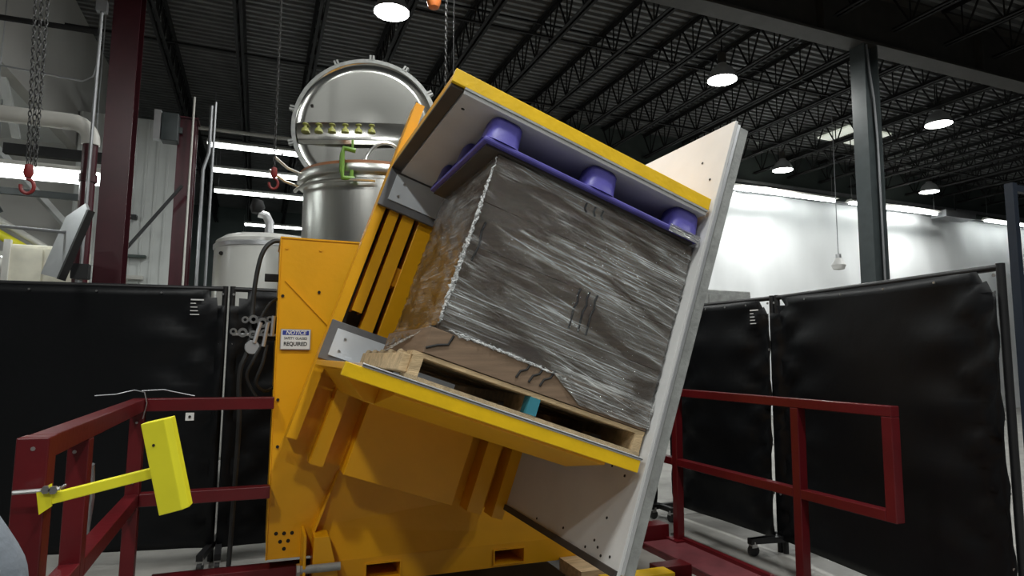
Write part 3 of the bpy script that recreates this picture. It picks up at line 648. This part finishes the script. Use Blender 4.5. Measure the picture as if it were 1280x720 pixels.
# hydraulic manifold and hoses on the left side of the frame
mf = MB().box(-.06, .10, 4.10, 4.24, 1.50, 1.64).build('valve_manifold', BLACKM, inv, bevel=.005)
for (x, z, r) in ((-.075, 1.615, .020), (-.030, 1.618, .026), (-.135, 1.545, .020), (-.085, 1.54, .027), (.02, 1.60, .03), (.06, 1.62, .02), (-.03, 1.53, .024), (.03, 1.54, .022)):
    f_ = MB().lathe([(r*.45, 0), (r, .0), (r, .05), (r*.8, .06), (r*.8, .12)], (x, 4.04, z), (0, 1, 0), 14).build('fitting', STEEL, mf, smooth=True)
MB().lathe([(0, 0), (.038, 0), (.042, .01), (.042, .05), (0, .05)], (-.03, 4.02, 1.455), (0, 1, 0), 20).build('gauge', ALU, mf, smooth=True)
for (a, c_) in (((.01, 1.60), (-.02, 1.48)), ((.05, 1.60), (.03, 1.46)), ((.08, 1.64), (.075, 1.52))):
    MB().cyl((a[0], 4.03, a[1]), (c_[0], 4.02, c_[1]), .012, 8).build('lever', ALU, mf, smooth=True)
MB().cyl((-.14, 4.06, 1.53), (.1, 4.06, 1.53), .010, 8).build('spool_rod', STEEL, mf)
def hose(pts, r, nm='hose'):
    # smooth the path
    P_ = [Vector(p) for p in pts]; out = []
    for i in range(len(P_)-1):
        p0, p1, p2, p3 = P_[max(i-1, 0)], P_[i], P_[i+1], P_[min(i+2, len(P_)-1)]
        for k in range(8):
            s = k/8; out.append(.5*((2*p1)+(p2-p0)*s+(2*p0-5*p1+4*p2-p3)*s*s+(3*p1-p0-3*p2+p3)*s**3))
    out.append(P_[-1]); return MB().tube(out, r, 8).build(nm, RUBBER, inv, smooth=True)
hose([(.14, 4.15, 2.10), (.06, 4.12, 2.10), (0, 4.1, 2.02), (-.03, 4.1, 1.85), (-.04, 4.1, 1.65), (-.05, 4.05, 1.45), (-.09, 4.05, 1.30), (-.08, 4.1, 1.0), (-.09, 4.2, .5), (-.1, 4.2, .05)], .014)
hose([(.02, 4.03, 1.47), (-.02, 4.02, 1.38), (-.05, 4.05, 1.28), (.02, 4.1, 1.15), (.09, 4.15, 1.13)], .010)
hose([(.05, 4.03, 1.47), (.03, 4.02, 1.36), (0, 4.05, 1.25), (.05, 4.1, 1.2), (.1, 4.15, 1.22)], .010)
hose([(.10, 4.1, 1.75), (.06, 4.06, 1.72), (.02, 4.05, 1.65), (.0, 4.05, 1.60)], .009)
MB().box(.02, .10, 4.12, 4.2, 1.86, 1.90).build('cable_gland', BLACKM, inv)
# notice sign on the frame
sg = MB().box(.118, .282, 3.886, 3.890, 1.443, 1.560).build('notice_sign', GALV, inv)
MB().box(.122, .278, 3.8845, 3.886, 1.447, 1.556).build('sign_face', SIGNW, sg)
MB().box(.128, .272, 3.8837, 3.8845, 1.526, 1.552).build('sign_header', NAVY, sg)
def text(body, x, z, size, m, parent, sx=1.0, shear=0, y=3.8832, bold=.0):
    cu = bpy.data.curves.new('lettering', 'FONT'); cu.body = body; cu.size = size; cu.align_x = 'CENTER'; cu.align_y = 'CENTER'; cu.shear = shear; cu.offset = bold; cu.extrude = .0003
    tmp = bpy.data.objects.new('lettering_curve', cu); COL.objects.link(tmp); bpy.context.view_layer.update()
    me = bpy.data.meshes.new_from_object(tmp.evaluated_get(bpy.context.evaluated_depsgraph_get())); bpy.data.objects.remove(tmp)
    o = bpy.data.objects.new('lettering', me); COL.objects.link(o); me.materials.clear(); me.materials.append(m); o.parent = parent
    o.location = Vector((x, y, z))-WLOC[parent.name]; o.rotation_euler = (R(90), 0, 0); o.scale = (sx, 1, 1); return o
text('NOTICE', .200, 1.539, .030, SIGNW, sg, 1.0, .25, 3.8832, .0006)
text('SAFETY GLASSES', .200, 1.507, .020, INKM, sg, .85, 0, 3.8840, .0003)
text('REQUIRED', .200, 1.475, .030, INKM, sg, .90, 0, 3.8840, .0010)

# ------------------------------------------------------------------ wooden pallet (clamp frame)
def lt(u, y, v): return T(Vector((u, y, v)))
pu0, pu1, py0, py1, pv = .075, 1.148, 2.42, 3.50, 1.430
wp = thing('wooden_pallet', 'worn wooden pallet under the wrapped load with one teal-painted block', 'pallet', lt(.6, 2.9, pv))
for (uu, w_) in ((pu0, .042), (.590, .040), (pu1-.042, .042)):
    sr = MB(T).prism([(py0, pv+.016), (py0+.25, pv+.016), (py0+.28, pv+.05), (py0+.45, pv+.05), (py0+.48, pv+.016), (py1-.48, pv+.016), (py1-.45, pv+.05), (py1-.28, pv+.05), (py1-.25, pv+.016), (py1, pv+.016), (py1, pv+.090), (py0, pv+.090)], 'x', uu, uu+w_).build('stringer', WOOD, wp)
MB(T).box(.588, .634, py0-.003, py0+.06, pv+.018, pv+.088).build('teal_end', TEALP, wp)
for k in range(6):
    a = py0+k*(py1-py0-.12)/5; MB(T).box(pu0-.005, pu1+.003, a, a+.11+.01*(k % 2), pv+.090, pv+.107).build('deck_board', WOOD2 if k % 2 else WOOD, wp)
for k in range(3):
    a = py0+k*(py1-py0-.12)/2; MB(T).box(pu0-.003, pu1+.003, a, a+.11, pv, pv+.016).build('bottom_board', WOOD2, wp)
MB(T).box(pu0-.035, pu0, py0+.02, py1-.05, pv+.018, pv+.088).build('side_block', WOOD, wp, bevel=.004)
for k in range(5): b = MB(T); b.lathe([(.0, .02), (.012, .015), (.016, 0)], (pu0-.02, py0+.15+.2*k, pv+.088), (0, 0, 1), 8); b.build('knot', WOOD2, wp)

# ------------------------------------------------------------------ load of flattened cartons in stretch film
u0, u1, y0, y1 = .135, 1.150, 2.428, 3.28
ld = thing('wrapped_load', 'stretch-wrapped stack of flattened cardboard between the two pallets', 'load', lt(.64, 2.95, 1.54))
vv = 1.540
for k, hh in enumerate((.105, .165, .205, .185, .215)):
    j = random.uniform(-.002, .002)
    e = .03 if k == 0 else 0
    MB(T).box(u0-e+j, u1+j, y0-e*.4, y1+j, vv+.0005, vv+hh-.0005).build('cardboard_bundle', CARD, ld, bevel=.002)
    vv += hh
VT = vv
def marker(pts):
    MB(T).tube([(p[0], p[1], p[2]) for p in pts], .0052, 6).build('marker_stroke', INKM, ld, smooth=True)
for du in (0, .045, .085):
    marker([(.665+du, y0-.004, 2.02), (.660+du, y0-.004, 1.99), (.668+du, y0-.004, 1.96), (.660+du, y0-.004, 1.93), (.664+du, y0-.004, 1.84)])
    marker([(.545+du*1.3, y0-.013, 1.645), (.535+du*1.3, y0-.013, 1.615), (.51+du*1.3, y0-.013, 1.60), (.50+du*1.3, y0-.013, 1.57)])
    marker([(.575+du, y0-.004, 2.385), (.573+du, y0-.004, 2.36), (.585+du, y0-.004, 2.345)])
marker([(.175, y0-.004, 2.12), (.17, y0-.004, 2.08), (.18, y0-.004, 2.02), (.17, y0-.004, 1.95)])
marker([(.20, y0-.013, 1.64), (.19, y0-.013, 1.60), (.15, y0-.013, 1.585), (.11, y0-.013, 1.56)])
# film: rounded-box shell with fine wrinkles
def film_mat():
    m = bpy.data.materials.new('stretch_film'); m.use_nodes = True; nt = m.node_tree; N = nt.nodes; L = nt.links
    b = N['Principled BSDF']; b.inputs['Base Color'].default_value = (.88, .90, .88, 1); b.inputs['Roughness'].default_value = .30; b.inputs['Specular IOR Level'].default_value = .5
    out = N['Material Output']
    tc = N.new('ShaderNodeTexCoord')
    def streak(rot, sc, lo, hi, a0, a1, scale=1.6, det=6, dist=.5):
        r = N.new('ShaderNodeMapping'); r.inputs['Rotation'].default_value = (0, R(rot), 0); L.new(tc.outputs['Object'], r.inputs[0])
        mp = N.new('ShaderNodeMapping'); mp.inputs['Scale'].default_value = sc; L.new(r.outputs[0], mp.inputs[0])
        n1 = N.new('ShaderNodeTexNoise'); n1.inputs['Scale'].default_value = scale; n1.inputs['Detail'].default_value = det; n1.inputs['Roughness'].default_value = .65; n1.inputs['Distortion'].default_value = dist; L.new(mp.outputs[0], n1.inputs['Vector'])
        mr = N.new('ShaderNodeMapRange'); mr.inputs[1].default_value = lo; mr.inputs[2].default_value = hi; mr.inputs[3].default_value = a0; mr.inputs[4].default_value = a1; L.new(n1.outputs['Fac'], mr.inputs[0])
        return n1, mr
    n1, s1 = streak(-20, (.8, 1.5, 125), .50, .70, .0, 1.0, dist=.15)
    n3, s3 = streak(-30, (1.0, 2.0, 80), .55, .70, .0, 1.0, dist=.2)
    n2, s2 = streak(-28, (.8, 1.4, 3.6), .43, .62, .04, 1.0, 1.9, 4)
    mx = N.new('ShaderNodeMath'); mx.operation = 'MAXIMUM'; L.new(s1.outputs[0], mx.inputs[0]); L.new(s3.outputs[0], mx.inputs[1])
    ad = N.new('ShaderNodeMath'); ad.operation = 'ADD'; ad.inputs[1].default_value = .12; L.new(mx.outputs[0], ad.inputs[0])
    mu = N.new('ShaderNodeMath'); mu.operation = 'MULTIPLY'; mu.use_clamp = True; L.new(ad.outputs[0], mu.inputs[0]); L.new(s2.outputs[0], mu.inputs[1])
    bp = N.new('ShaderNodeBump'); bp.inputs['Strength'].default_value = .5; bp.inputs['Distance'].default_value = .010; L.new(n1.outputs['Fac'], bp.inputs['Height']); L.new(bp.outputs[0], b.inputs['Normal'])
    tr = N.new('ShaderNodeBsdfTransparent'); tr.inputs[0].default_value = (.93, .93, .92, 1)
    m1 = N.new('ShaderNodeMixShader'); L.new(mu.outputs[0], m1.inputs[0]); L.new(tr.outputs[0], m1.inputs[1]); L.new(b.outputs[0], m1.inputs[2])
    gl = N.new('ShaderNodeBsdfGlossy'); gl.inputs['Roughness'].default_value = .09; gl.inputs['Color'].default_value = (1, 1, 1, 1); L.new(bp.outputs[0], gl.inputs['Normal'])
    fr = N.new('ShaderNodeFresnel'); fr.inputs['IOR'].default_value = 1.7; L.new(bp.outputs[0], fr.inputs['Normal'])
    m2 = N.new('ShaderNodeMixShader'); L.new(fr.outputs[0], m2.inputs[0]); L.new(m1.outputs[0], m2.inputs[1]); L.new(gl.outputs[0], m2.inputs[2])
    L.new(m2.outputs[0], out.inputs['Surface'])
    return m
FILM = film_mat()
def ring_pt(s, e):      # point on the rounded rectangle outline at fraction s
    w_, d_ = u1-u0+2*e, y1-y0+2*e; per = 2*(w_+d_); q = (s % 1)*per
    for (L_, f_) in ((w_, lambda q: (u0-e+q, y0-e)), (d_, lambda q: (u1+e, y0-e+q)), (w_, lambda q: (u1+e-q, y1+e)), (d_, lambda q: (u0-e, y1+e-q))):
        if q <= L_: return f_(q)
        q -= L_
    return (u0-e, y0-e)
nS, nV = 260, 46; fm = MB(T); vs = []; fs = []
for i in range(nS):
    for k in range(nV+1):
        s = i/nS; v = 1.640+(VT+.006-1.640)*k/nV
        e = .007+.0035*math.sin(s*150+v*60)*math.sin(v*43+s*31)+.002*math.sin(v*170+s*60)
        a, b_ = ring_pt(s, max(.003, e)); vs.append((a, b_, v-.02*math.sin(s*9)*(1 if k == 0 else 0)))
for i in range(nS):
    for k in range(nV): a = i*(nV+1)+k; c_ = ((i+1) % nS)*(nV+1)+k; fs.append((a, c_, c_+1, a+1))
fm.add(vs, fs).build('stretch_film', FILM, ld, smooth=True)
# second, lower wrap band sagging over the right half of the bottom bundle
vs = []; fs = []; nB = 60
for i in range(nB+1):
    for k in range(7):
        s = i/nB; uu = .63+(1.155-.63)*s; low = 1.65-.10*min(1, s*3)
        vs.append((uu, y0-.020-.004*math.sin(uu*60+k*2), low+(1.67-low)*k/6))
for i in range(nB):
    for k in range(6): a = i*7+k; fs.append((a, a+7, a+8, a+1))
MB(T).add(vs, fs).build('film_band', FILM, ld, smooth=True)
FILMW = mat('film_bunched', (.80, .82, .81), .18, 0, .25, 60, .9, 140, spec=.8)
# bunched film strands along the near corner, along the hem and the loose tail at its foot
rn = random.Random(3)
def strands(path, n, jit, r0, r1, name='film_strand'):
    for q in range(n):
        ph = rn.uniform(0, 9); a = rn.uniform(0, .35); e = rn.uniform(.65, 1.0); pts = []
        N_ = 70
        for k in range(int(a*N_), int(e*N_)+1):
            c = path(k/N_); pts.append((c[0]+rn.gauss(0, jit), c[1]+rn.gauss(0, jit), c[2]+rn.gauss(0, jit)))
        MB(T).tube(pts, lambda t_: r0+(r1-r0)*abs(math.sin(t_*41+ph))*abs(math.sin(t_*17+ph*2)), 5).build(name, FILMW, ld, smooth=True)
strands(lambda t_: (u0-.006, y0-.007, 2.41-(2.41-1.655)*t_), 9, .0034, .0008, .0058)
strands(lambda t_: (u0-.006, y0-.007, 2.10-(2.10-1.655)*t_), 6, .005, .0008, .007)
strands(lambda t_: (u0-.01+.62*t_, y0-.014, 1.652-.02*t_*t_), 7, .003, .0008, .005)
vs = []; fs = []
for i in range(41):
    for k in range(6):
        t_ = i/40; uu = u0-.012-.028*math.sin(k/5*1.5)*(.4+.6*t_)+.004*math.sin(i*1.1+k*2); vs.append((uu, y0-.012+.80*t_, 1.675-(.020+.085*t_)*k/5+.004*math.sin(i*.9+k)))
for i in range(40):
    for k in range(5): a = i*6+k; fs.append((a, a+6, a+7, a+1))
MB(T).add(vs, fs).build('film_skirt', FILM, ld, smooth=True)
for j in range(6):
    strands(lambda t_: (u0-.015-.03*t_-.004*j, y0+.02+(.62+.05*j)*t_, 1.655-(.085+.012*j)*t_-.03*t_*(1-t_)*j/3), 1, .0015, .0008, .003, 'film_tail')
# ------------------------------------------------------------------ blue plastic pallet, feet up
bp_ = thing('plastic_pallet', 'blue plastic pallet, feet up, pressed under the top platform', 'pallet', lt(.62, 2.9, VT))
bu0, bu1, by0, by1, bv = .045, 1.150, 2.388, 3.27, VT+.012
MB(T).box(bu0, bu1, by0, by1, bv, bv+.024).build('deck', BLUEP, bp_, bevel=.008)
MB(T).box(bu0+.02, bu1-.02, by0+.02, by1-.02, bv-.011, bv).build('deck_ribs', DARKRIM, bp_)
foot0 = None
for i, uc in enumerate((.130, .610, 1.066)):
    for j, yc in enumerate((by0+.078, (by0+by1)/2, by1-.078)):
        f_ = MB(T); hw, hd_ = (.080, .075); top = 2.561
        for (z0, z1, s0, s1) in ((bv+.024, top, 1.0, .90),):
            n = 20; vs = []; fs = []
            for (z, s) in ((z0, 1.10), (z0+.010, s0), (top-.014, s1), (top, s1*.86)):
                for q in range(n):
                    t_ = 2*math.pi*q/n; c_, s_ = math.cos(t_), math.sin(t_)
                    sq = lambda w: math.copysign(abs(w)**.55, w)
                    vs.append((uc+hw*s*sq(c_), yc+hd_*s*sq(s_), z))
            for r_ in range(3):
                for q in range(n): fs.append((r_*n+q, r_*n+(q+1) % n, (r_+1)*n+(q+1) % n, (r_+1)*n+q))
            fs.append(tuple(range(n-1, -1, -1))); fs.append(tuple(3*n+q for q in range(n)))
            f_.add(vs, fs)
        f_.build('foot', BLUEP, bp_, smooth=True)
MB(T).box(.98, 1.15, by0-.004, by0-.001, bv-.005, bv+.03).build('film_scrap', FILM, bp_)

# ------------------------------------------------------------------ bright yellow paddle arm on the left railing
pa = thing('paddle_arm', 'lemon yellow bracket arm with square paddle clamped to the red post', 'bracket', (-.5, 2.1, 1.02))
MB().bar((-.495, 2.10, 1.023), (-.235, 2.12, 1.080), .026, .028).build('arm', LEMON, pa, bevel=.002)
MB().add([(-.527, 2.085, 1.045), (-.495, 2.085, 1.064), (-.49, 2.085, 1.005), (-.517, 2.085, .985), (-.527, 2.093, 1.045), (-.495, 2.093, 1.064), (-.49, 2.093, 1.005), (-.517, 2.093, .985)],
         [(0, 1, 2, 3), (7, 6, 5, 4), (0, 4, 5, 1), (1, 5, 6, 2), (2, 6, 7, 3), (3, 7, 4, 0)]).build('clamp_plate', LEMON, pa)
ub = MB(); ub.tube([(-.58, 2.09, 1.045), (-.50, 2.09, 1.047), (-.475, 2.09, 1.05)], .006, 8); ub.tube([(-.50, 2.09, 1.03), (-.50, 2.25, 1.03)], .005, 8)
ub.build('u_bolt', STEEL, pa, smooth=True)
for (x, z) in ((-.505, 1.050), (-.488, 1.048)): MB().cyl((x, 2.075, z), (x, 2.088, z), .011, 6).build('nut', STEEL, pa)
def Tp(p): return Vector((-.222, 2.10, 1.098)) + Matrix.Rotation(R(13.5), 3, 'Y').inverted() @ (Matrix.Rotation(R(-8), 3, 'Z') @ p)
pd = MB(Tp).prism([(-.040, -.028), (.020, -.028), (.036, -.012), (.036, .028), (-.040, .028)], 'z', -.130, .130).build('paddle', LEMON, pa, bevel=.002)
b = MB(Tp); b.cyl((-.018, -.028, .065), (-.018, -.0295, .065), .004, 8); b.build('screw_hole', DARK, pd)

# ------------------------------------------------------------------ person at the lower left edge (grey sweatshirt sleeve in view)
def skin_body(name, verts, edges, radii, m, parent, sub=2):
    me = bpy.data.meshes.new(name); base = WLOC[parent.name]
    me.from_pydata([Vector(v)-base for v in verts], edges, []); o = bpy.data.objects.new(name, me); COL.objects.link(o); o.parent = parent; WLOC[o.name] = base.copy()
    sk = o.modifiers.new('skin', 'SKIN'); sk.use_smooth_shade = True
    for i, r_ in enumerate(radii):
        d = me.skin_vertices[0].data[i]; d.radius = r_ if isinstance(r_, tuple) else (r_, r_); d.use_root = (i == 0)
    s = o.modifiers.new('sub', 'SUBSURF'); s.levels = sub; s.render_levels = sub
    me.materials.append(m); return o
PX, PY = -.70, 1.20
pe = thing('person', 'person in grey sweatshirt, only a bent sleeve showing at lower left', 'person', (PX, PY, 0))
V = [(PX, PY, .98), (PX, PY+.01, 1.15), (PX, PY, 1.32), (PX, PY-.01, 1.46), (PX, PY, 1.51), (PX, PY+.005, 1.525), (PX, PY+.005, 1.535), (PX, PY+.01, 1.545),
     (PX+.16, PY-.01, 1.42), (PX+.245, PY-.02, 1.23), (PX+.362, PY-.01, 1.055), (PX+.25, PY+.14, 1.02), (PX+.12, PY+.24, 1.08),
     (PX-.17, PY-.01, 1.44), (PX-.26, PY-.02, 1.27), (PX-.28, PY-.03, 1.135), (PX-.20, PY+.12, 1.08), (PX-.10, PY+.24, 1.10),
     (PX+.09, PY, .90), (PX+.10, PY+.01, .52), (PX+.10, PY-.02, .10), (PX-.09, PY, .90), (PX-.10, PY+.03, .52), (PX-.10, PY+.01, .10)]
Ed = [(0, 1), (1, 2), (2, 3), (3, 4), (4, 5), (5, 6), (6, 7), (3, 8), (8, 9), (9, 10), (10, 11), (11, 12), (3, 13), (13, 14), (14, 15), (15, 16), (16, 17), (0, 18), (18, 19), (19, 20), (0, 21), (21, 22), (22, 23)]
Rd = [(.15, .11), (.15, .11), (.16, .12), (.11, .09), (.066, .062), (.060, .058), (.058, .056), (.056, .054), .075, .066, .060, .048, .032, .075, .066, .058, .048, .032, .085, .062, .042, .085, .062, .042]
bd = skin_body('body', V, Ed, Rd, HOODIE, pe)
for s, hp in ((1, Vector((PX+.10, PY+.26, 1.085))), (-1, Vector((PX-.08, PY+.26, 1.10)))):
    hv = [hp+Vector((0, -.03, 0)), hp+Vector((-.01*s, .03, 0)), hp+Vector((-.02*s, .075, .005))]; he = [(0, 1), (1, 2)]; hr = [(.026, .020), (.036, .018), (.034, .016)]
    hb = skin_body('hand', [*hv], he, hr, SKIN, pe, 2)
    for k in range(4):
        o_ = Vector(((.026-.017*k)*1.0, 0, 0)); L_ = (.062, .072, .068, .055)[k]; r0 = hv[2]+o_
        skin_body('finger', [r0, r0+Vector((0, L_*.5, -.006)), r0+Vector((0, L_*.75, -.028)), r0+Vector((0, L_*.72, -.050))], [(0, 1), (1, 2), (2, 3)], [.0095, .009, .0085, .0075], SKIN, hb, 1)
    r0 = hv[1]+Vector((-.03*s, -.01, 0)); skin_body('thumb', [r0, r0+Vector((-.02*s, .025, -.008)), r0+Vector((-.022*s, .05, -.018))], [(0, 1), (1, 2)], [.011, .010, .008], SKIN, hb, 1)
hc = Vector((PX, PY+.02, 1.685))
def headmesh(name, sx, sy, sz, c, m, zmin=-2, ymax=2, parent=None):
    b_ = MB(); n, k = 24, 16; vs = []; fs = []
    for i in range(k+1):
        ph = math.pi*i/k
        for j in range(n):
            th = 2*math.pi*j/n; d = Vector((math.sin(ph)*math.cos(th), math.sin(ph)*math.sin(th), math.cos(ph)))
            f_ = 1-.16*max(0, -d.z)*(1-max(0, d.y)*.4)
            vs.append(c+Vector((d.x*sx*f_, d.y*sy*f_, d.z*sz)))
    for i in range(k):
        for j in range(n):
            q = (i*n+j, i*n+(j+1) % n, (i+1)*n+(j+1) % n, (i+1)*n+j); mid = sum((vs[a] for a in q), Vector())/4-c
            if mid.z/sz < zmin+.0 and mid.y/sy > -.1: continue
            if mid.y/sy > ymax and mid.z/sz < .55: continue
            fs.append(q)
    return b_.add(vs, fs).build(name, m, parent, smooth=True)
MB().tube([(PX, PY, 1.50), (PX, PY+.008, 1.57), (PX, PY+.015, 1.64)], .050, 16).build('neck', SKIN, pe, smooth=True)
hdm = headmesh('head', .076, .098, .118, hc, SKIN, parent=pe)
headmesh('hair', .083, .105, .125, hc+Vector((0, -.006, .006)), HAIR, -.05, .35, parent=pe)
MB().prism([(.095, -.02), (.122, -.025), (.100, .02)], 'x', -.012, .012).build('nose_tmp', SKIN, hdm).name = 'nose'
no = bpy.data.objects['nose']; no.location = Vector((0, 0, 0)); no.data.transform(Matrix.Translation(hc-Vector((0, 0, 0)) ))
for s in (-1, 1):
    MB().lathe([(0, .012), (.010, .009), (.013, 0), (.010, -.009), (0, -.012)], hc+Vector((s*.030, .086, .008)), (0, 1, 0), 12).build('eye', SIGNW, hdm, smooth=True)
    MB().lathe([(0, .006), (.004, .005), (.006, 0), (0, 0)], hc+Vector((s*.030, .093, .008)), (0, 1, 0), 10).build('pupil', HAIR, hdm, smooth=True)
    MB().lathe([(0, .010), (.020, .006), (.026, 0), (.018, -.006), (0, -.008)], hc+Vector((s*.078, 0, -.005)), (s, 0, 0), 14).build('ear', SKIN, hdm, smooth=True)
MB().bar(hc+Vector((-.024, .088, -.052)), hc+Vector((.024, .088, -.052)), .012, .010).build('mouth', HOOKR, hdm)
skin_body('trousers', [(PX, PY, 1.0), (PX+.092, PY, .90), (PX+.10, PY+.01, .52), (PX+.10, PY-.02, .08), (PX-.092, PY, .90), (PX-.10, PY+.03, .52), (PX-.10, PY+.01, .08)], [(0, 1), (1, 2), (2, 3), (0, 4), (4, 5), (5, 6)], [(.165, .125), .097, .075, .06, .097, .075, .06], JEANS, pe)
for s, dy in ((1, -.02), (-1, .01)):
    skin_body('shoe', [(PX+.10*s, PY+dy-.05, .05), (PX+.10*s, PY+dy+.05, .045), (PX+.10*s, PY+dy+.17, .035)], [(0, 1), (1, 2)], [(.045, .045), (.048, .042), (.042, .030)], SHOE, pe)

# ------------------------------------------------------------------ floor cable
tag(MB().tube([(-1.4, 4.55, .012), (-1.0, 4.5, .012), (-.6, 4.52, .012), (-.45, 4.58, .012), (-.40, 4.68, .012)], .012, 8).build('floor_cable', RUBBER, smooth=True), 'black cable lying on the floor by the left railing', 'cable')
